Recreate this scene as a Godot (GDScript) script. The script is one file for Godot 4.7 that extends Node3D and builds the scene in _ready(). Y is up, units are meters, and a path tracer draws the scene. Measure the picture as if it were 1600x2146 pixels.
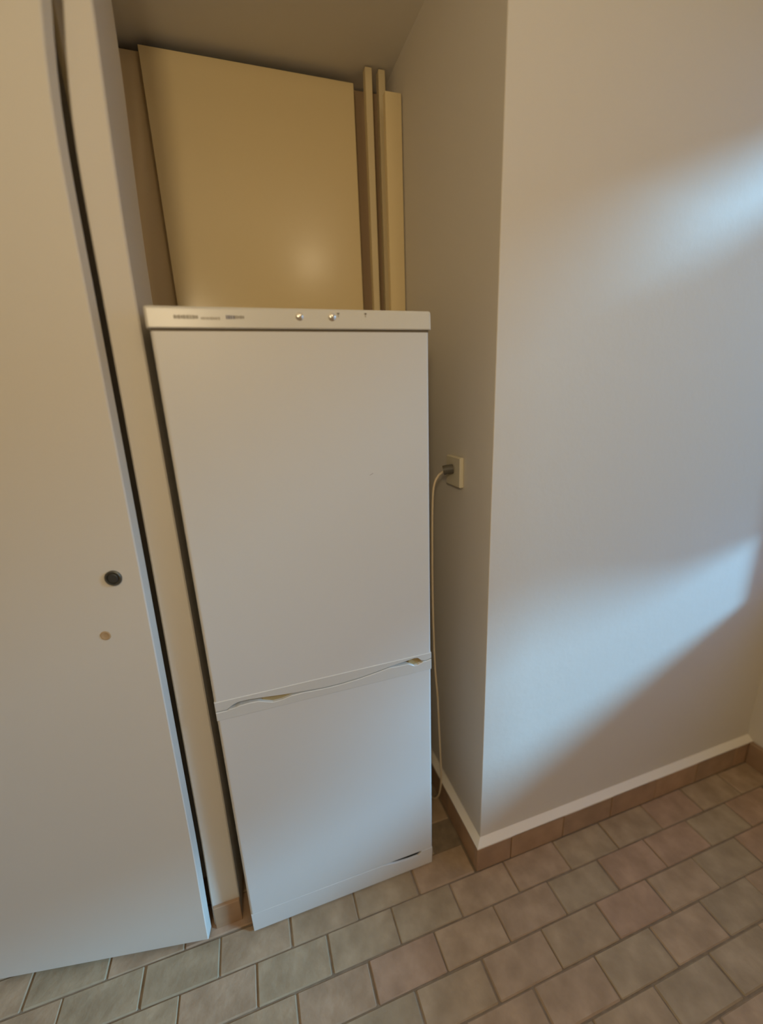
extends Node3D

# ---------------------------------------------------------------- helpers
var M := {}
var used := {}

func lin(r: float, g: float, b: float) -> Color:
	return Color(r, g, b).linear_to_srgb()

func mat(called: String, c: Color, rough := 0.6, metal := 0.0) -> StandardMaterial3D:
	var m := StandardMaterial3D.new()
	m.resource_name = called
	m.albedo_color = c
	m.roughness = rough
	m.metallic = metal
	M[called] = m
	return m

func noise_tex(sd: int, freq: float, lo: Color, hi: Color, size := 512, oct := 4, normal := false, bump := 4.0) -> NoiseTexture2D:
	var n := FastNoiseLite.new()
	n.seed = sd
	n.noise_type = FastNoiseLite.TYPE_SIMPLEX_SMOOTH
	n.frequency = freq
	n.fractal_octaves = oct
	var t := NoiseTexture2D.new()
	t.width = size
	t.height = size
	t.seamless = true
	t.noise = n
	if normal:
		t.as_normal_map = true
		t.bump_strength = bump
	else:
		var g := Gradient.new()
		g.set_color(0, lo)
		g.set_color(1, hi)
		t.color_ramp = g
	return t

func tri(m: StandardMaterial3D, per_metre: float, world := true) -> void:
	m.uv1_triplanar = true
	m.uv1_world_triplanar = world
	m.uv1_scale = Vector3.ONE * per_metre

func mb() -> SurfaceTool:
	var st := SurfaceTool.new()
	st.begin(Mesh.PRIMITIVE_TRIANGLES)
	return st

# a flat convex polygon whose visible side looks along out
func poly(st: SurfaceTool, p: Array, out: Vector3, normals: Array = []) -> void:
	var n: Vector3 = (p[1] - p[0]).cross(p[2] - p[0])
	var flip := n.dot(out) > 0.0
	var flat := n.normalized() if flip else -n.normalized()
	for i in range(1, p.size() - 1):
		var tr := [0, i + 1, i] if flip else [0, i, i + 1]
		for k in tr:
			st.set_normal(normals[k] if normals.size() else flat)
			st.add_vertex(p[k])

# a box from lo to hi with chamfered edges
func box(st: SurfaceTool, lo: Vector3, hi: Vector3, r := 0.0) -> void:
	var c := (lo + hi) / 2.0
	var h := (hi - lo) / 2.0
	var q := minf(r, minf(h.x, minf(h.y, h.z)) * 0.98)
	for a in 3:
		var b := (a + 1) % 3
		var d := (a + 2) % 3
		for s in [-1.0, 1.0]:
			var f := []
			for uv in [[-1, -1], [1, -1], [1, 1], [-1, 1]]:
				var v := Vector3.ZERO
				v[a] = h[a] * s
				v[b] = (h[b] - q) * uv[0]
				v[d] = (h[d] - q) * uv[1]
				f.append(c + v)
			var o := Vector3.ZERO
			o[a] = s
			poly(st, f, o)
	if q <= 0.0:
		return
	for a in 3:      # edges that run along a
		var b := (a + 1) % 3
		var d := (a + 2) % 3
		for s in [-1.0, 1.0]:
			for t in [-1.0, 1.0]:
				var f := []
				for e in [[-1, 0], [1, 0], [1, 1], [-1, 1]]:
					var v := Vector3.ZERO
					v[a] = (h[a] - q) * e[0]
					v[b] = (h[b] - (q if e[1] else 0.0)) * s
					v[d] = (h[d] - (0.0 if e[1] else q)) * t
					f.append(c + v)
				var o := Vector3.ZERO
				o[b] = s
				o[d] = t
				poly(st, f, o)
	for s in [-1.0, 1.0]:
		for t in [-1.0, 1.0]:
			for u in [-1.0, 1.0]:
				var sg := Vector3(s, t, u)
				var f := []
				for a in 3:
					var v := (h - Vector3.ONE * q) * sg
					v[a] = h[a] * sg[a]
					f.append(c + v)
				poly(st, f, sg)

# an outline in x and y, extruded from z0 to z1 (z1 nearer), its front edge chamfered by r
func extrude(st: SurfaceTool, outline: PackedVector2Array, z0: float, z1: float, r := 0.0) -> void:
	var p := outline.duplicate()
	if Geometry2D.is_polygon_clockwise(p):
		p.reverse()
	var inner := p
	if r > 0.0:
		inner = PackedVector2Array()
		for i in p.size():
			var a := p[(i + p.size() - 1) % p.size()]
			var b := p[i]
			var c := p[(i + 1) % p.size()]
			var n1 := (b - a).orthogonal().normalized()
			var n2 := (c - b).orthogonal().normalized()
			var m := (n1 + n2)
			m = m / maxf(m.length_squared() / 2.0, 0.35)
			inner.append(b - m * r if Geometry2D.is_point_in_polygon(b - m * r * 0.5, p) else b + m * r)
	var tris := Geometry2D.triangulate_polygon(inner)
	for i in range(0, tris.size(), 3):
		var f := []
		for k in 3:
			f.append(Vector3(inner[tris[i + k]].x, inner[tris[i + k]].y, z1))
		poly(st, f, Vector3.BACK)
	tris = Geometry2D.triangulate_polygon(p)
	for i in range(0, tris.size(), 3):
		var f := []
		for k in 3:
			f.append(Vector3(p[tris[i + k]].x, p[tris[i + k]].y, z0))
		poly(st, f, Vector3.FORWARD)
	for i in p.size():
		var j := (i + 1) % p.size()
		var o := Vector3(p[j].y - p[i].y, p[i].x - p[j].x, 0.0)   # outwards of an anticlockwise outline
		if o.length() < 1e-7:
			continue
		poly(st, [Vector3(p[i].x, p[i].y, z0), Vector3(p[j].x, p[j].y, z0), Vector3(p[j].x, p[j].y, z1 - r), Vector3(p[i].x, p[i].y, z1 - r)], o)
		if r > 0.0:
			poly(st, [Vector3(p[i].x, p[i].y, z1 - r), Vector3(p[j].x, p[j].y, z1 - r), Vector3(inner[j].x, inner[j].y, z1), Vector3(inner[i].x, inner[i].y, z1)], o + Vector3(0, 0, o.length()))

# a round bar along points
func tube(st: SurfaceTool, pts: Array, r: float, sides := 12) -> void:
	var rings := []
	for i in pts.size():
		var t: Vector3 = (pts[mini(i + 1, pts.size() - 1)] - pts[maxi(i - 1, 0)]).normalized()
		var u := t.cross(Vector3(0.13, 0.2, 0.97)).normalized()
		var w := t.cross(u)
		var ring := []
		for k in sides:
			var a := TAU * k / sides
			ring.append([pts[i] + (u * cos(a) + w * sin(a)) * r, u * cos(a) + w * sin(a)])
		rings.append(ring)
	for i in pts.size() - 1:
		for k in sides:
			var a: Array = rings[i][k]
			var b: Array = rings[i][(k + 1) % sides]
			var c: Array = rings[i + 1][(k + 1) % sides]
			var d: Array = rings[i + 1][k]
			poly(st, [a[0], b[0], c[0], d[0]], a[1] + c[1], [a[1], b[1], c[1], d[1]])
	for e in [0, pts.size() - 1]:
		var cap := []
		for k in sides:
			cap.append(rings[e][k][0])
		poly(st, cap, pts[e] - pts[1 if e == 0 else e - 1])

# a profile of (radius, height) pairs turned round the z axis at c
func lathe_z(st: SurfaceTool, c: Vector3, prof: Array, sides := 32) -> void:
	for i in prof.size() - 1:
		for k in sides:
			var a := TAU * k / sides
			var b := TAU * (k + 1) / sides
			var f := []
			for e in [[i, a], [i, b], [i + 1, b], [i + 1, a]]:
				f.append(c + Vector3(prof[e[0]][0] * cos(e[1]), prof[e[0]][0] * sin(e[1]), prof[e[0]][1]))
			var dr: float = prof[i + 1][0] - prof[i][0]
			var dz: float = prof[i + 1][1] - prof[i][1]
			var m := (a + b) / 2.0
			var o := Vector3(dz * cos(m), dz * sin(m), -dr)
			if prof[i][0] < 1e-6:
				f = [f[0], f[2], f[3]]
			elif prof[i + 1][0] < 1e-6:
				f = [f[0], f[1], f[2]]
			poly(st, f, o)

func numbered(called: String) -> String:
	var n: int = used.get(called, 0)
	used[called] = n + 1
	return called if n == 0 else "%s_%03d" % [called, n]

func mesh_node(called: String, m: Mesh, material: Material, parent: Node) -> MeshInstance3D:
	var o := MeshInstance3D.new()
	o.name = numbered(called) if parent == self else called
	o.mesh = m
	o.material_override = material
	parent.add_child(o, true)
	return o

var kid := {}
func build(called: String, st: SurfaceTool, material: Material, parent: Node = null) -> MeshInstance3D:
	var p: Node = parent if parent else self
	var nm := called
	if p != self:
		var key := str(p.get_instance_id()) + called
		var n: int = kid.get(key, 0)
		kid[key] = n + 1
		nm = called if n == 0 else "%s_%03d" % [called, n]
	return mesh_node(nm, st.commit(), material, p)

func tag(o: Node, label: String, category: String, kind := "", group := "") -> void:
	o.set_meta("label", label)
	o.set_meta("category", category)
	if kind:
		o.set_meta("kind", kind)
	if group:
		o.set_meta("group", group)

func thing(called: String, at: Vector3, label: String, category: String, kind := "") -> Node3D:
	var o := Node3D.new()
	o.name = numbered(called)
	add_child(o)
	o.position = at
	tag(o, label, category, kind)
	return o

# ---------------------------------------------------------------- places (metres)
const SIDE := 0.688          # left face of the wall block right of the niche
const FRONT := 0.051         # its front face
const WINDOW_WALL := 1.876
const NICHE_TOP := 2.372
const ROOM_TOP := 2.66
const REAR := 3.7
const DAYLIGHT_CUT_LOW := [[0.16, 1.05], [0.275, 1.09], [0.41, 1.15], [0.705, 1.38], [0.805, 1.38], [0.925, 1.08], [1.9, 1.08]]  # edges of the added cloth, shaped to cut the daylight into bands
const DAYLIGHT_CUT_TOP := [[0.16, 2.06], [0.425, 2.06], [0.625, 2.2], [0.725, 2.25], [1.9, 2.25]]
const LAMP := Vector3(-0.15, 1.95, 1.55)
const LAMP_2 := Vector3(0.78, 2.44, 1.5)
const BACK := -0.80

func _ready() -> void:
	# camera
	var cam := Camera3D.new()
	cam.name = "camera"
	cam.fov = rad_to_deg(2.0 * atan(1073.0 / 879.65))
	cam.near = 0.02
	cam.far = 60.0
	cam.transform = Transform3D(Basis(Vector3(0.950503, -0.037944, 0.308389), Vector3(0.117904, 0.962329, -0.244993), Vector3(-0.287475, 0.269227, 0.919171)), Vector3(0.142031, 1.442577, 0.906))
	var lens := CameraAttributesPhysical.new()
	lens.frustum_focal_length = 12.0 * 879.65 / 1073.0
	lens.frustum_focus_distance = 1.05
	lens.frustum_near = 0.02
	lens.frustum_far = 60.0
	lens.exposure_aperture = 0.6
	cam.attributes = lens
	add_child(cam)
	cam.current = true
	# sky, daylight, exposure
	var env := Environment.new()
	env.background_mode = Environment.BG_SKY
	var sky := ProceduralSkyMaterial.new()
	sky.sky_top_color = Color(0.36, 0.58, 0.90)
	sky.sky_horizon_color = Color(0.50, 0.72, 0.96)
	sky.ground_horizon_color = Color(0.30, 0.31, 0.31)
	sky.ground_bottom_color = Color(0.22, 0.22, 0.21)
	sky.sky_energy_multiplier = 1.6
	sky.ground_energy_multiplier = 1.0
	env.sky = Sky.new()
	env.sky.sky_material = sky
	env.tonemap_mode = Environment.TONE_MAPPER_LINEAR
	env.tonemap_exposure = 1.0
	env.sdfgi_enabled = true
	env.ssao_enabled = true
	env.ssil_enabled = true
	var we := WorldEnvironment.new()
	we.name = "environment"
	we.environment = env
	add_child(we)
	var day := DirectionalLight3D.new()
	day.name = "daylight"
	day.light_color = Color(0.56, 0.82, 1.0)
	day.light_energy = 1.95
	day.light_angular_distance = 11.0
	day.shadow_enabled = true
	day.sky_mode = DirectionalLight3D.SKY_MODE_LIGHT_ONLY
	add_child(day)
	day.look_at_from_position(Vector3.ZERO, Vector3(-0.9, -0.414, -0.5), Vector3.UP)
	materials()
	shell()
	floor_tiles()
	baseboards()
	window()
	ceiling_lamp(LAMP, 0.11, 0.61, "large warm glowing globe lamp on a long stem from the room ceiling")
	ceiling_lamp(LAMP_2, 0.06, 0.16, "small warm glowing globe lamp close below the room ceiling")
	closet_door()
	fridge()
	boards()
	socket_and_cord()

func materials() -> void:
	var plaster := noise_tex(3, 0.02, Color.WHITE, Color.WHITE, 512, 5, true, 1.5)
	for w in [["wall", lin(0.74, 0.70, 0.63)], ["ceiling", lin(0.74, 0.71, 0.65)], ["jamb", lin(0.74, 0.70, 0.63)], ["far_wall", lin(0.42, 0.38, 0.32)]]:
		var m := mat(w[0], w[1], 0.75)
		m.normal_enabled = true
		m.normal_texture = plaster
		m.normal_scale = 0.25
		tri(m, 2.5)
	var enamel := mat("enamel", lin(0.74, 0.73, 0.70), 0.42)
	enamel.normal_enabled = true
	enamel.normal_texture = noise_tex(8, 0.08, Color.WHITE, Color.WHITE, 512, 2, true, 1.0)
	enamel.normal_scale = 0.06
	tri(enamel, 6.0)
	mat("plastic", lin(0.74, 0.72, 0.65), 0.3)
	var gloss := mat("button_gloss", lin(0.86, 0.82, 0.74), 0.22, 0.8)
	gloss.metallic_specular = 1.0
	gloss.clearcoat_enabled = true
	gloss.clearcoat = 1.0
	gloss.clearcoat_roughness = 0.1
	mat("plastic_trim", lin(0.70, 0.69, 0.65), 0.35)
	mat("grip_shade", lin(0.05, 0.045, 0.035), 0.7)  # near black, painted in for the shade under the grip lip
	mat("grip_stain", lin(0.42, 0.32, 0.15), 0.7)
	mat("gasket", lin(0.10, 0.09, 0.08), 0.8)
	mat("seam_brown", lin(0.22, 0.18, 0.12), 0.8)
	mat("void_shade", lin(0.02, 0.018, 0.015), 0.9)  # near black, in place of the shade behind the plinth
	mat("print_grey", lin(0.36, 0.33, 0.27), 0.5)
	mat("print_pale", lin(0.50, 0.46, 0.38), 0.5)
	mat("print_blue", lin(0.22, 0.22, 0.28), 0.5)
	mat("scuff", lin(0.50, 0.46, 0.44), 0.6)
	var leaf := mat("leaf_paint", lin(0.76, 0.73, 0.67), 0.5)
	leaf.normal_enabled = true
	leaf.normal_texture = plaster
	leaf.normal_scale = 0.08
	tri(leaf, 3.0, false)
	mat("lock_metal", lin(0.16, 0.16, 0.14), 0.4, 0.8)
	mat("lock_dark", lin(0.05, 0.05, 0.045), 0.5)
	mat("bare_wood", lin(0.52, 0.36, 0.20), 0.7)
	var board := mat("board_paint", lin(0.82, 0.67, 0.39), 0.21)
	board.metallic_specular = 0.4
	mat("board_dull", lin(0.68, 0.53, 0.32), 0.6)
	mat("gap_shade", lin(0.46, 0.32, 0.19), 0.7)  # dark brown that stands for the shade between the battens
	mat("batten_paint", lin(0.78, 0.65, 0.40), 0.5)
	mat("white_paint", lin(0.90, 0.85, 0.76), 0.5)
	mat("window_paint", lin(0.80, 0.80, 0.78), 0.4)
	var glass := mat("pane_glass", Color(1, 1, 1, 0.06), 0.02)
	glass.transparency = BaseMaterial3D.TRANSPARENCY_ALPHA
	var cloth := mat("added_curtain_cloth", Color(0.92, 0.92, 0.92, 0.74), 0.9)
	cloth.transparency = BaseMaterial3D.TRANSPARENCY_ALPHA
	cloth.backlight_enabled = true
	cloth.backlight = Color(0.6, 0.6, 0.6)
	cloth.cull_mode = BaseMaterial3D.CULL_DISABLED
	var globe := mat("lamp_glass", Color(1.0, 0.9, 0.75), 0.3)
	globe.emission_enabled = true
	globe.emission = Color(1.0, 0.74, 0.45)
	globe.emission_energy_multiplier = 3.0
	mat("cord_plastic", lin(0.72, 0.60, 0.42), 0.45)
	mat("socket_plastic", lin(0.72, 0.66, 0.50), 0.4)
	mat("plug_plastic", lin(0.10, 0.09, 0.07), 0.5)
	# clay: several firings of the same brick
	var tones := [[0.43, 0.31, 0.205], [0.415, 0.31, 0.20], [0.45, 0.328, 0.214], [0.42, 0.325, 0.212], [0.44, 0.298, 0.20], [0.40, 0.312, 0.205]]
	var relief := noise_tex(21, 0.035, Color.WHITE, Color.WHITE, 512, 5, true, 3.0)
	for i in tones.size():
		var m := mat("clay_%d" % i, Color.WHITE, 0.62)
		var c := Vector3(tones[i][0], tones[i][1], tones[i][2])
		var lo := c * Vector3(0.78, 0.77, 0.74)
		var hi := c * Vector3(1.18, 1.2, 1.22)
		m.albedo_texture = noise_tex(40 + i, 0.012, lin(lo.x, lo.y, lo.z), lin(hi.x, hi.y, hi.z), 512, 5)
		m.normal_enabled = true
		m.normal_texture = relief
		m.normal_scale = 0.35
		tri(m, 1.7)
	var skirt := [[0.41, 0.265, 0.165], [0.45, 0.29, 0.175], [0.39, 0.26, 0.165]]
	for i in skirt.size():
		var m := mat("skirt_%d" % i, Color.WHITE, 0.6)
		var c := Vector3(skirt[i][0], skirt[i][1], skirt[i][2])
		var lo := c * 0.82
		var hi := c * 1.15
		m.albedo_texture = noise_tex(60 + i, 0.015, lin(lo.x, lo.y, lo.z), lin(hi.x, hi.y, hi.z), 256, 4)
		tri(m, 2.0)
	var grout := mat("grout", Color.WHITE, 0.9)
	grout.albedo_texture = noise_tex(70, 0.03, lin(0.20, 0.15, 0.10), lin(0.30, 0.23, 0.155), 256, 4)
	tri(grout, 3.0)

func slab(called: String, lo: Vector3, hi: Vector3, m: String, label: String, category: String, r := 0.0) -> MeshInstance3D:
	var st := mb()
	box(st, lo, hi, r)
	var o := build(called, st, M[m])
	tag(o, label, category, "structure")
	return o

# the pier's own edges, slightly bowed like the door beside it
func door_edge(y: float) -> float:
	return smooth_at([[0, 0], [0.3, 0.009], [0.75, 0.016], [1.1, 0.022], [1.6, 0.029], [1.8, 0.031], [1.9, 0.034], [1.975, 0.041], [2.045, 0.054], [2.12, 0.066], [2.4, 0.085]], y)

func smooth_at(c: Array, y: float) -> float:
	var sum := 0.0
	for i in range(-6, 7):
		sum += curve_at(c, y + 0.016 * i)
	return sum / 13.0

func curve_at(c: Array, y: float) -> float:
	for i in c.size() - 1:
		if y <= c[i + 1][0]:
			return lerpf(c[i][1], c[i + 1][1], clampf((y - c[i][0]) / (c[i + 1][0] - c[i][0]), 0, 1))
	return c[-1][1]

func shell() -> void:
	# block right of the niche: the big pale wall, going back along the fridge
	slab("wall_right", Vector3(SIDE, 0, -0.98), Vector3(2.3, ROOM_TOP, FRONT), "wall", "broad pale painted wall right of the fridge with bluish daylight across it", "wall", 0.0012)
	slab("wall_back", Vector3(-1.75, 0, -0.98), Vector3(SIDE, ROOM_TOP, BACK), "wall", "shaded back wall of the niche behind the upright boards", "wall")
	slab("ceiling_niche", Vector3(-0.14, NICHE_TOP, BACK), Vector3(SIDE, ROOM_TOP, FRONT), "ceiling", "dark low ceiling of the niche above the fridge", "ceiling")
	slab("ceiling", Vector3(-1.75, ROOM_TOP, -0.98), Vector3(2.3, ROOM_TOP + 0.15, REAR + 0.2), "ceiling", "room ceiling that carries the lamp", "ceiling")
	slab("wall_rear", Vector3(-1.75, 0, REAR), Vector3(2.3, ROOM_TOP, REAR + 0.2), "far_wall", "wall across the room from the fridge", "wall")
	slab("wall_far_left", Vector3(-1.75, 0, BACK), Vector3(-1.55, ROOM_TOP, REAR), "far_wall", "wall at the far left end of the room", "wall")
	# the pier between the white door and the fridge
	var st := mb()
	var left := []
	var right := []
	for i in 61:
		var y := ROOM_TOP * i / 60.0
		left.append(Vector2(-0.114 + door_edge(y) * 0.985 + 0.0080, y))
		right.append(Vector2(smooth_at([[0, -0.03], [0.5, -0.024], [1.7, -0.022], [1.9, -0.016], [2.1, -0.006], [2.66, 0.0]], y), y))
	var o := PackedVector2Array(left)
	for i in 61:
		o.append(right[60 - i])
	extrude(st, o, -0.245, -0.053, 0.003)
	var w := build("wall_left", st, M.jamb)
	tag(w, "narrow cream wall pier between the white door and the fridge", "wall", "structure")
	st = mb()
	box(st, Vector3(-0.17, 0, BACK), Vector3(-0.14, ROOM_TOP, -0.245))
	box(st, Vector3(-0.17, 0, -0.245), Vector3(-0.104, ROOM_TOP, -0.2))
	w = build("wall_niche_left", st, M.wall)
	tag(w, "thin wall on the left side of the niche, hidden by the pier", "wall", "structure")
	st = mb()
	box(st, Vector3(-1.55, 0, -0.15), Vector3(-0.905, ROOM_TOP, -0.053))
	box(st, Vector3(-0.905, 2.43, -0.15), Vector3(-0.114, ROOM_TOP, -0.053))
	w = build("wall_front_left", st, M.wall)
	tag(w, "wall left of and above the white door", "wall", "structure")

func floor_tiles() -> void:
	var st := mb()
	box(st, Vector3(-1.75, -0.12, -0.98), Vector3(2.3, -0.0035, REAR + 0.2))
	var f := thing("floor", Vector3.ZERO, "floor of small tan and brown clay paving tiles laid in running bond", "floor", "structure")
	build("grout_bed", st, M.grout, f)
	var rng := RandomNumberGenerator.new()
	rng.seed = 5
	var variants := []
	for k in 4:
		st = mb()
		box(st, Vector3(-0.0924, -0.012, -0.0445), Vector3(0.0924, 0.0, 0.0445), [0.0026, 0.0034, 0.0022, 0.003][k])
		variants.append(st.commit())
	var rest := mb()
	for row in range(-8, 34):
		var z := 0.069 + 0.0925 * (row + 0.5)
		var shift := 0.1 if posmod(row, 2) == 1 else 0.006
		for col in range(-9, 12):
			var x := shift + 0.1885 * (col + 0.5)
			if x < -1.52 or x > 1.86 or z > REAR - 0.05:
				continue
			if x > SIDE - 0.1 and z < FRONT + 0.03:
				continue
			if z < BACK + 0.045 or (x < -0.06 and z < -0.2) or (x < -0.87 and z < 0.0):
				continue
			var seen := z < 0.86 and x > -0.95 and (z > -0.15 or (z > -0.75 and x > 0.5))
			var at := Vector3(x + rng.randf_range(-0.0012, 0.0012), rng.randf_range(-0.0009, 0.0006), z + rng.randf_range(-0.0008, 0.0008))
			var turn := Basis(Vector3.UP, rng.randf_range(-0.006, 0.006)) * Basis(Vector3.RIGHT, rng.randf_range(-0.004, 0.004)) * Basis(Vector3.BACK, rng.randf_range(-0.003, 0.003))
			var k := rng.randi() % 4
			var tone := rng.randi() % 6
			if seen:
				var t := mesh_node("tile", variants[k], M["clay_%d" % tone], f)
				var n: int = kid.get("tile", 0)
				kid["tile"] = n + 1
				t.name = "tile" if n == 0 else "tile_%03d" % n
				t.transform = Transform3D(turn, at)
			else:
				rest.append_from(variants[k], 0, Transform3D(turn, at))
	var r := build("tile_field", rest, M.clay_0, f)
	r.set_meta("kind", "stuff")

func baseboards() -> void:
	var hb := 0.094
	var tb := 0.02
	var b := thing("baseboard_right", Vector3.ZERO, "dark brown tile skirting with a white painted ledge below the pale wall", "baseboard", "structure")
	# tiles along the front, round the corner and back beside the fridge
	var cuts := [SIDE - tb, 0.79, 0.99, 1.19, 1.39, 1.59, 1.79, WINDOW_WALL]
	for i in cuts.size() - 1:
		var st := mb()
		box(st, Vector3(cuts[i] + (0.0 if i == 0 else 0.001), 0.0, FRONT), Vector3(cuts[i + 1] - 0.001, hb - 0.001 * (i % 2), FRONT + tb - 0.0006 * ((i + 1) % 2)), 0.0015)
		build("tile", st, M["skirt_%d" % (i % 3)], b)
	var back := [FRONT - 0.0005, -0.13, -0.33, -0.53, -0.73, -0.795]
	for i in back.size() - 1:
		var st := mb()
		box(st, Vector3(SIDE - tb + 0.0005 * (i % 2), 0.0, back[i + 1] + 0.001), Vector3(SIDE, hb - 0.001 * (i % 2), back[i]), 0.0015)
		build("tile", st, M["skirt_%d" % ((i + 1) % 3)], b)
	# the painted ledge: a fillet from the wall down to the tiles' front edge
	var hi := hb + 0.016
	var p := func(x: float, y: float, z: float) -> Vector3: return Vector3(x, y, z)
	var s2 := mb()
	var iw := [p.call(SIDE, hi, FRONT), p.call(WINDOW_WALL, hi, FRONT)]
	var ow := [p.call(SIDE - tb, hb, FRONT + tb), p.call(WINDOW_WALL, hb, FRONT + tb)]
	var lo := [p.call(SIDE - tb, hb - 0.004, FRONT + tb), p.call(WINDOW_WALL, hb - 0.004, FRONT + tb)]
	poly(s2, [iw[0], iw[1], ow[1], ow[0]], Vector3(0, 1, 1))
	poly(s2, [ow[0], ow[1], lo[1], lo[0]], Vector3(0, 0, 1))
	poly(s2, [lo[0], lo[1], p.call(WINDOW_WALL, hb - 0.004, FRONT - 0.002), p.call(SIDE, hb - 0.004, FRONT - 0.002)], Vector3(0, -1, 0))
	poly(s2, [iw[0], p.call(SIDE, hi, -0.795), p.call(SIDE - tb, hb, -0.795), ow[0]], Vector3(-1, 1, 0))
	poly(s2, [ow[0], p.call(SIDE - tb, hb, -0.795), p.call(SIDE - tb, hb - 0.004, -0.795), lo[0]], Vector3(-1, 0, 0))
	build("ledge", s2, M.white_paint, b).set_meta("label", "white painted ledge on top of the brown skirting tiles")
	# under the window wall, towards the camera
	var c := thing("baseboard_window", Vector3.ZERO, "dark brown tile skirting along the wall at the right edge", "baseboard", "structure")
	for i in 7:
		var st := mb()
		box(st, Vector3(WINDOW_WALL - tb, 0, FRONT + tb + 0.2 * i + 0.001), Vector3(WINDOW_WALL, hb, FRONT + tb + 0.2 * (i + 1) - 0.001), 0.0015)
		build("tile", st, M["skirt_%d" % ((i + 2) % 3)], c)
	# below the pier
	var st := mb()
	box(st, Vector3(-0.1, 0, -0.053), Vector3(-0.029, 0.078, -0.043), 0.0015)
	var d := build("baseboard_left", st, M.skirt_1)
	tag(d, "short brown skirting tile at the foot of the pier between door and fridge", "baseboard", "structure")

func window() -> void:
	var z1 := 0.16
	var z2 := 1.9
	var y1 := 0.80
	var y2 := 2.30
	var st := mb()
	var a := WINDOW_WALL
	var b := 2.1
	box(st, Vector3(a, 0, FRONT), Vector3(b, ROOM_TOP, z1))
	box(st, Vector3(a, 0, z2), Vector3(b, ROOM_TOP, REAR))
	box(st, Vector3(a, 0, z1), Vector3(b, y1, z2))
	box(st, Vector3(a, y2, z1), Vector3(b, ROOM_TOP, z2))
	var w := build("wall_window", st, M.wall)
	tag(w, "wall with the window, just seen at the right edge above the skirting", "wall", "structure")
	var f := thing("window_1", Vector3(2.0, y1, z1), "white framed window in the right hand wall that lets the daylight in", "window", "structure")
	var zw := z2 - z1
	var yh := y2 - y1
	var zm := 0.94 - z1
	st = mb()
	box(st, Vector3(0, 0, 0), Vector3(0.06, 0.045, zw), 0.004)
	box(st, Vector3(0, yh - 0.045, 0), Vector3(0.06, yh, zw), 0.004)
	box(st, Vector3(0, 0.045, 0), Vector3(0.06, yh - 0.045, 0.045), 0.004)
	box(st, Vector3(0, 0.045, zw - 0.045), Vector3(0.06, yh - 0.045, zw), 0.004)
	box(st, Vector3(0, 0.045, zm - 0.04), Vector3(0.06, yh - 0.045, zm + 0.04), 0.004)  # middle post, unseen, made broad to dim the daylight on the freezer door
	build("window_frame", st, M.window_paint, f)
	for k in 2:
		st = mb()
		var zp := 0.045 if k == 0 else zm + 0.04
		var zq := zm - 0.04 if k == 0 else zw - 0.045
		box(st, Vector3(0.026, 0.045, zp), Vector3(0.032, yh - 0.045, zq))
		build("pane", st, M.pane_glass, f)
	# unseen cloth sheet, added; its edges are cut to shape the daylight bands
	var c := thing("added_curtain", Vector3(1.93, 0.0, 0.0), "thin white unseen cloth added across the window to shape the daylight", "added_curtain")
	st = mb()
	var h := y2 - 0.05
	var n := 140
	var za := z1 + 0.02
	for i in n:
		var q := []
		for e in [[i, 0], [i + 1, 0], [i + 1, 1], [i, 1]]:
			var z: float = za + (z2 - za - 0.02) * e[0] / n
			var y: float = curve_at(DAYLIGHT_CUT_LOW, z) if e[1] == 0 else curve_at(DAYLIGHT_CUT_TOP, z)
			q.append(Vector3(sin(z * 90.0) * 0.008 + sin(z * 37.0) * 0.006, y, z))
		poly(st, q, Vector3(-1, 0, 0))
	build("cloth", st, M.added_curtain_cloth, c)
	st = mb()
	tube(st, [Vector3(0, h, z1 + 0.003), Vector3(0, h, z2 - 0.003)], 0.006)
	build("rod", st, M.window_paint, c)

func ceiling_lamp(at: Vector3, r: float, energy: float, label: String) -> void:
	var l := thing("ceiling_lamp", at, label, "lamp")
	var sp := SphereMesh.new()
	sp.radius = r
	sp.height = 2.0 * r
	mesh_node("globe", sp, M.lamp_glass, l)
	var st := mb()
	tube(st, [Vector3(0, r * 0.95, 0), Vector3(0, ROOM_TOP - at.y, 0)], 0.012)
	build("stem", st, M.window_paint, l)
	var o := OmniLight3D.new()
	o.name = numbered("lamp_light")
	o.light_color = Color(1.0, 0.91, 0.74)
	o.light_energy = energy
	o.light_size = r * 0.9
	o.omni_range = 12.0
	o.omni_attenuation = 2.0
	o.shadow_enabled = true
	add_child(o)
	o.position = at

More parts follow.
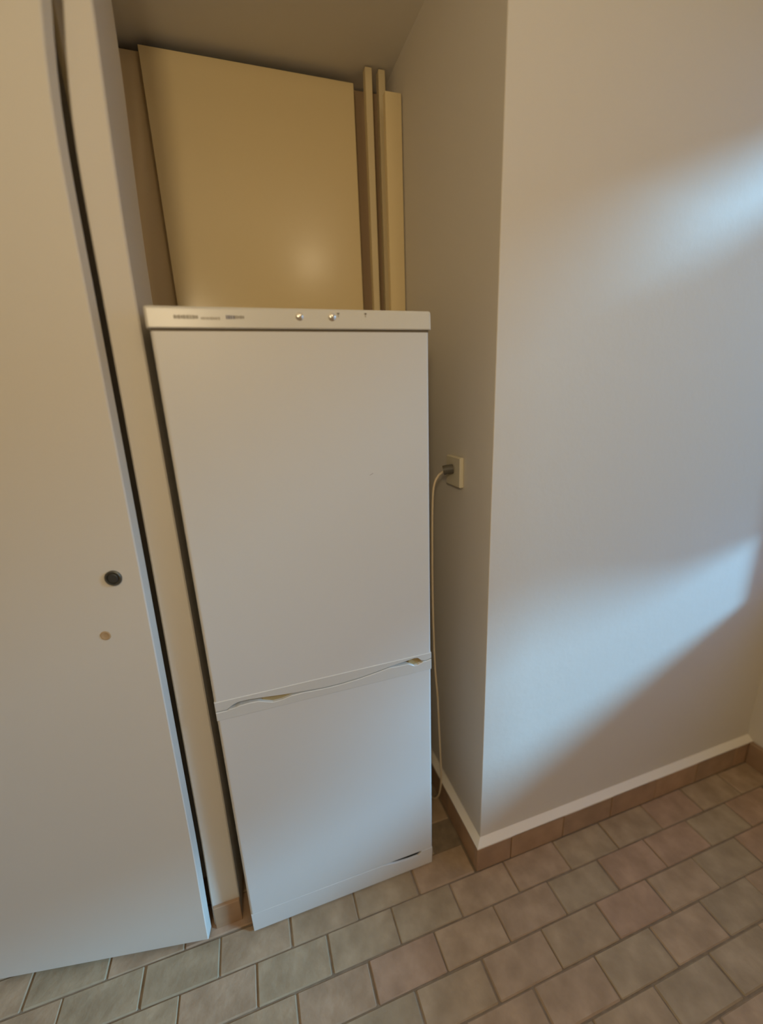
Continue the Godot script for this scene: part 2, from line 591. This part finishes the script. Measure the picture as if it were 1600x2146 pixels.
func closet_door() -> void:
	var d := thing("door_1", Vector3(-0.119, 0.012, -0.018), "tall plain white door on the left with a round dark lock, slightly ajar", "door", "structure")
	d.rotation.y = -deg_to_rad(10.0)
	var p := PackedVector2Array()
	p.append(Vector2(-0.78, 0.0))
	for i in 49:
		var y := 2.4 * i / 48.0
		p.append(Vector2(door_edge(y), y))
	p.append(Vector2(-0.78, 2.4))
	var st := mb()
	extrude(st, p, -0.03, 0.0, 0.002)
	build("leaf", st, M.leaf_paint, d)
	var lock := Vector3(-0.031, 1.089, 0.0)
	st = mb()
	lathe_z(st, lock, [[0.0165, -0.002], [0.0165, 0.003], [0.0148, 0.0045], [0.0123, 0.0040], [0.0118, 0.0012], [0.0, 0.0012]], 36)
	var k := build("lock", st, M.lock_metal, d)
	k.set_meta("label", "round dark metal lock")
	st = mb()
	lathe_z(st, lock, [[0.0100, 0.0008], [0.0100, 0.0030], [0.0086, 0.0042], [0.0, 0.0042]], 28)
	build("lock_cylinder", st, M.lock_dark, k)
	st = mb()
	lathe_z(st, Vector3(-0.072, 0.960, 0.0), [[0.0105, -0.001], [0.0105, 0.0008], [0.0085, 0.0016], [0.004, 0.0008], [0.0, 0.0008]], 28)
	build("plug_hole", st, M.bare_wood, d).set_meta("label", "small round patch of bare orange wood")

func parting(x: float) -> float:
	return curve_at([[0, 0.7440], [0.025, 0.7435], [0.040, 0.7525], [0.053, 0.7570], [0.075, 0.7570], [0.10, 0.7545], [0.15, 0.7485], [0.19, 0.7445], [0.26, 0.7400], [0.30, 0.7405], [0.35, 0.7440], [0.39, 0.7490], [0.43, 0.7550], [0.47, 0.7595], [0.50, 0.7630], [0.511, 0.7615], [0.521, 0.7505], [0.535, 0.7490], [0.55, 0.7520]], x)

func parting_low(x: float) -> float:
	# how far the lower strip stays below the upper one: two finger openings, else a hair line
	return parting(x) - curve_at([[0, 0.0026], [0.028, 0.0026], [0.042, 0.0100], [0.06, 0.0105], [0.098, 0.0080], [0.112, 0.0120], [0.13, 0.0165], [0.15, 0.0140], [0.175, 0.0060], [0.20, 0.0034], [0.26, 0.0028], [0.43, 0.0026], [0.45, 0.0065], [0.48, 0.0105], [0.488, 0.0130], [0.50, 0.0220], [0.510, 0.0210], [0.519, 0.0090], [0.526, 0.0028], [0.55, 0.0028]], x)

func fridge() -> void:
	var f := thing("fridge_freezer", Vector3.ZERO, "white free-standing fridge freezer with two doors standing in the niche", "fridge")
	var st := mb()
	box(st, Vector3(0.003, 0.012, -0.53), Vector3(0.547, 1.572, -0.062), 0.004)
	build("cabinet", st, M.enamel, f)
	st = mb()
	box(st, Vector3(0.008, 0.06, -0.064), Vector3(0.542, 1.566, -0.050), 0.002)
	build("door_gasket", st, M.gasket, f)
	# top cap with the control panel
	st = mb()
	var prof := PackedVector2Array([Vector2(-0.53, 1.5735), Vector2(0.0035, 1.5735), Vector2(0.0055, 1.5755), Vector2(0.0045, 1.6065), Vector2(0.001, 1.6108), Vector2(-0.004, 1.6120), Vector2(-0.53, 1.6120)])
	side_profile(st, prof, -0.004, 0.554, 0.005)
	var cap := build("top_cap", st, M.plastic, f)
	st = mb()
	box(st, Vector3(0.001, 1.5690, -0.05), Vector3(0.549, 1.5738, -0.0015))
	build("seam", st, M.seam_brown, f).set_meta("label", "dark brown seam under the top cap")  # even brown strip that fills the gap under the cap
	marks(cap)
	# upper door
	var ud := door_panel(0.7695, 1.5690, f, "fridge_door")
	var ld := door_panel(0.0690, 0.7180, f, "freezer_door")
	# wavy moulded strips between the doors
	var up := PackedVector2Array()
	var low := PackedVector2Array()
	for i in 111:
		var x := 0.55 * i / 110.0
		up.append(Vector2(x, parting(x)))
		low.append(Vector2(x, parting_low(x)))
	var up_top := PackedVector2Array([Vector2(0.55, 0.7696), Vector2(0.0, 0.7696)])
	up.append_array(up_top)
	st = mb()
	extrude(st, up, -0.05, 0.0018, 0.0014)
	build("grip_strip", st, M.plastic_trim, ud)
	low.append_array(PackedVector2Array([Vector2(0.55, 0.7179), Vector2(0.0, 0.7179)]))
	st = mb()
	extrude(st, low, -0.05, 0.0018, 0.0014)
	build("grip_strip", st, M.plastic_trim, ld)
	# floors of the two finger grips, blackened to stand for the shade inside; brown stains in front
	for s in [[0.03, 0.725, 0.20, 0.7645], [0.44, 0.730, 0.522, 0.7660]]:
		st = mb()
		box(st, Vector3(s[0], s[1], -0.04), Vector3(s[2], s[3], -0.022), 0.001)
		build("finger_grip", st, M.grip_shade, ld)
	for s in [[0.106, 0.7275, 0.178, 0.7520], [0.486, 0.7330, 0.522, 0.7575]]:
		st = mb()
		box(st, Vector3(s[0], s[1], -0.0225), Vector3(s[2], s[3], -0.006), 0.001)
		build("stain", st, M.grip_stain, ld).set_meta("label", "brown stain in the finger grip")
	# plinth with its slot
	var pl := PackedVector2Array([Vector2(0.002, 0.004), Vector2(0.548, 0.004), Vector2(0.5495, 0.0665), Vector2(0.512, 0.0665), Vector2(0.509, 0.0600), Vector2(0.500, 0.0540), Vector2(0.470, 0.0540), Vector2(0.430, 0.0580), Vector2(0.395, 0.0655), Vector2(0.330, 0.0668), Vector2(0.15, 0.0685), Vector2(0.001, 0.0690)])
	st = mb()
	extrude(st, pl, -0.005, 0.0, 0.0008)
	build("plinth", st, M.enamel, f)
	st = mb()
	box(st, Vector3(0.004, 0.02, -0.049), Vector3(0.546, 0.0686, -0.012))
	build("plinth_shade", st, M.void_shade, f)  # solid dark block painted as the shaded hollow behind the slot
	for x in [0.05, 0.5]:
		st = mb()
		box(st, Vector3(x - 0.02, 0.0, -0.09), Vector3(x + 0.02, 0.0125, -0.05), 0.002)
		build("foot", st, M.gasket, f)
	# scuff on the upper door
	st = mb()
	extrude(st, PackedVector2Array([Vector2(0.3990, 1.2660), Vector2(0.4040, 1.2675), Vector2(0.4100, 1.2705), Vector2(0.4085, 1.2715), Vector2(0.4035, 1.2690)]), -0.0005, 0.00025)
	build("scuff", st, M.scuff, ud)

# a profile in (z, y) swept along x with chamfered ends
func side_profile(st: SurfaceTool, prof: PackedVector2Array, x0: float, x1: float, r: float) -> void:
	var c := Vector2.ZERO
	for v in prof:
		c += v / prof.size()
	var p := prof.duplicate()
	if Geometry2D.is_polygon_clockwise(p):
		p.reverse()
	var rings := []
	var steps := [[x0, 1.0], [x0 + r * 0.3, 0.4], [x0 + r, 0.0], [x1 - r, 0.0], [x1 - r * 0.3, 0.4], [x1, 1.0]]
	for s in steps:
		var ring := []
		for v in p:
			var z: float = v.x - (r * s[1] if v.x > -0.2 else 0.0)
			var y: float = v.y - (r * 0.25 * s[1] if v.y > 1.59 else 0.0)
			ring.append(Vector3(s[0], y, z))
		rings.append(ring)
	for i in rings.size() - 1:
		for k in p.size():
			var j := (k + 1) % p.size()
			var o := Vector3(0, p[k].x - p[j].x, p[j].y - p[k].y)
			if i < 2:
				o.x = -o.length() * 0.5
			elif i > 2:
				o.x = o.length() * 0.5
			poly(st, [rings[i][k], rings[i][j], rings[i + 1][j], rings[i + 1][k]], o)
	poly(st, rings[0], Vector3.LEFT)
	poly(st, rings[-1], Vector3.RIGHT)

func door_panel(y0: float, y1: float, f: Node3D, called: String) -> MeshInstance3D:
	# the front skin, its upright edges rounded back
	var st := mb()
	var outline := []
	var r := 0.007
	for i in 7:
		var a := PI / 2 * i / 6.0
		outline.append(Vector2(0.55 - r + r * sin(a), -r + r * cos(a)))
	outline.append(Vector2(0.55, -0.05))
	outline.append(Vector2(0.0, -0.05))
	for i in 7:
		var a := PI / 2 * i / 6.0
		outline.append(Vector2(r - r * cos(a), -r + r * sin(a)))
	var n := outline.size()
	for i in n:
		var a: Vector2 = outline[i]
		var b: Vector2 = outline[(i + 1) % n]
		var o := Vector3((a + b).x / 2 - 0.275, 0, (a + b).y / 2 + 0.025)
		if absf(a.x - b.x) > 0.2:
			o = Vector3(0, 0, signf(a.y + 0.02))
		poly(st, [Vector3(a.x, y0, a.y), Vector3(b.x, y0, b.y), Vector3(b.x, y1, b.y), Vector3(a.x, y1, a.y)], o)
	var top := []
	var bot := []
	for v in outline:
		top.append(Vector3(v.x, y1, v.y))
		bot.append(Vector3(v.x, y0, v.y))
	poly(st, top, Vector3.UP)
	poly(st, bot, Vector3.DOWN)
	return build(called, st, M.enamel, f)

func marks(cap: Node3D) -> void:
	# worn, unreadable print: rows of small strokes
	var rng := RandomNumberGenerator.new()
	rng.seed = 11
	var z := 0.0050
	for w in [[0.044, 0.083, 1.5925, 0.0072, "print_grey"], [0.090, 0.122, 1.5905, 0.0050, "print_pale"], [0.134, 0.147, 1.5930, 0.0072, "print_blue"], [0.149, 0.166, 1.5932, 0.0060, "print_grey"]]:
		var st := mb()
		var x: float = w[0]
		while x < w[1]:
			var wd := rng.randf_range(0.0022, 0.0040)
			var h: float = w[3] * rng.randf_range(0.7, 1.0)
			box(st, Vector3(x, w[2] - h / 2, z - 0.0008), Vector3(x + wd, w[2] + h / 2, z + 0.00035))
			x += wd + rng.randf_range(0.0004, 0.0012)
		build("print", st, M[w[4]], cap)
	for x in [0.271, 0.336]:
		var st := mb()
		lathe_z(st, Vector3(x, 1.5960, z), [[0.0078, -0.0005], [0.0076, 0.0008], [0.0066, 0.0013], [0.0050, 0.00205], [0.0034, 0.00255], [0.0017, 0.00285], [0.0, 0.00293]], 24)
		build("button", st, M.button_gloss, cap)
	for m in [[0.349, 1.6005], [0.406, 1.6010]]:
		var st := mb()
		box(st, Vector3(m[0] - 0.0012, m[1] - 0.0045, z - 0.0008), Vector3(m[0] + 0.0010, m[1] + 0.0035, z + 0.0003))
		box(st, Vector3(m[0] - 0.0030, m[1] + 0.0010, z - 0.0008), Vector3(m[0] + 0.0030, m[1] + 0.0035, z + 0.0003))
		build("dial_mark", st, M.print_pale, cap)

func upright(called: String, lo: Vector3, hi: Vector3, m: String, label: String, category: String) -> MeshInstance3D:
	var st := mb()
	box(st, lo, hi, 0.0015)
	var o := build(called, st, M[m])
	tag(o, label, category)
	return o

func boards() -> void:
	upright("panel_board", Vector3(-0.006, 0.0, -0.622), Vector3(0.578, 2.35, -0.60), "board_paint", "wide cream yellow board standing upright behind the fridge", "board")
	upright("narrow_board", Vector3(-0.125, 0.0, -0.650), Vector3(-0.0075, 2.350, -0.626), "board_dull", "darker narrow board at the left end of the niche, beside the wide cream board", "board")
	upright("gap_shade_board", Vector3(0.560, 0.0, -0.675), Vector3(0.684, 2.366, -0.655), "gap_shade", "dark brown sheet added to stand in for shade in the gaps between the thin battens", "board")  # added sheet, its brown replaces the shade seen between the battens
	upright("batten", Vector3(0.602, 0.0, -0.58), Vector3(0.623, 2.368, -0.555), "batten_paint", "thin tall cream batten standing nearest to the wide cream board", "batten")
	upright("batten", Vector3(0.643, 0.0, -0.58), Vector3(0.664, 2.368, -0.555), "batten_paint", "thin tall cream batten standing between another batten and the short plank", "batten")
	upright("plank", Vector3(0.635, 0.0, -0.50), Vector3(0.685, 2.274, -0.48), "board_paint", "short cream plank in the niche corner, rightmost and lowest of the upright pieces", "plank")

func socket_and_cord() -> void:
	var s := thing("wall_socket", Vector3(SIDE, 1.232, -0.125), "small cream wall socket on the shaded niche wall right of the fridge", "socket")
	var st := mb()
	box(st, Vector3(-0.013, -0.042, -0.041), Vector3(0.0, 0.041, 0.041), 0.003)
	build("plate", st, M.socket_plastic, s)
	# plug and cord of the fridge
	var c := thing("power_cord", Vector3(SIDE, 1.232, -0.125), "pale power cord running from the wall socket down beside the fridge", "cord")
	st = mb()
	tube(st, [Vector3(-0.0135, 0.006, 0), Vector3(-0.03, 0.005, -0.004), Vector3(-0.038, 0.003, -0.008)], 0.013, 14)
	build("plug", st, M.plug_plastic, c)
	var cv := Curve3D.new()
	var pts := [[0.661, 1.236, -0.132], [0.645, 1.226, -0.140], [0.632, 1.212, -0.140], [0.624, 1.190, -0.140], [0.6205, 1.150, -0.140], [0.619, 1.08, -0.140], [0.6185, 0.93, -0.140], [0.6205, 0.775, -0.140], [0.626, 0.605, -0.140], [0.634, 0.50, -0.140], [0.640, 0.362, -0.140], [0.646, 0.22, -0.140], [0.649, 0.13, -0.145], [0.646, 0.05, -0.165], [0.635, 0.008, -0.21], [0.61, 0.006, -0.32], [0.59, 0.006, -0.45], [0.578, 0.006, -0.54]]
	for i in pts.size():
		var a := Vector3(pts[i][0], pts[i][1], pts[i][2]) - Vector3(SIDE, 1.232, -0.125)
		var b: Array = pts[mini(i + 1, pts.size() - 1)]
		var e: Array = pts[maxi(i - 1, 0)]
		var t := Vector3(b[0] - e[0], b[1] - e[1], b[2] - e[2]) / 6.0
		cv.add_point(a, -t, t)
	var run := []
	for i in 121:
		run.append(cv.sample_baked(cv.get_baked_length() * i / 120.0, true))
	st = mb()
	tube(st, run, 0.0033, 10)
	build("cable", st, M.cord_plastic, c)
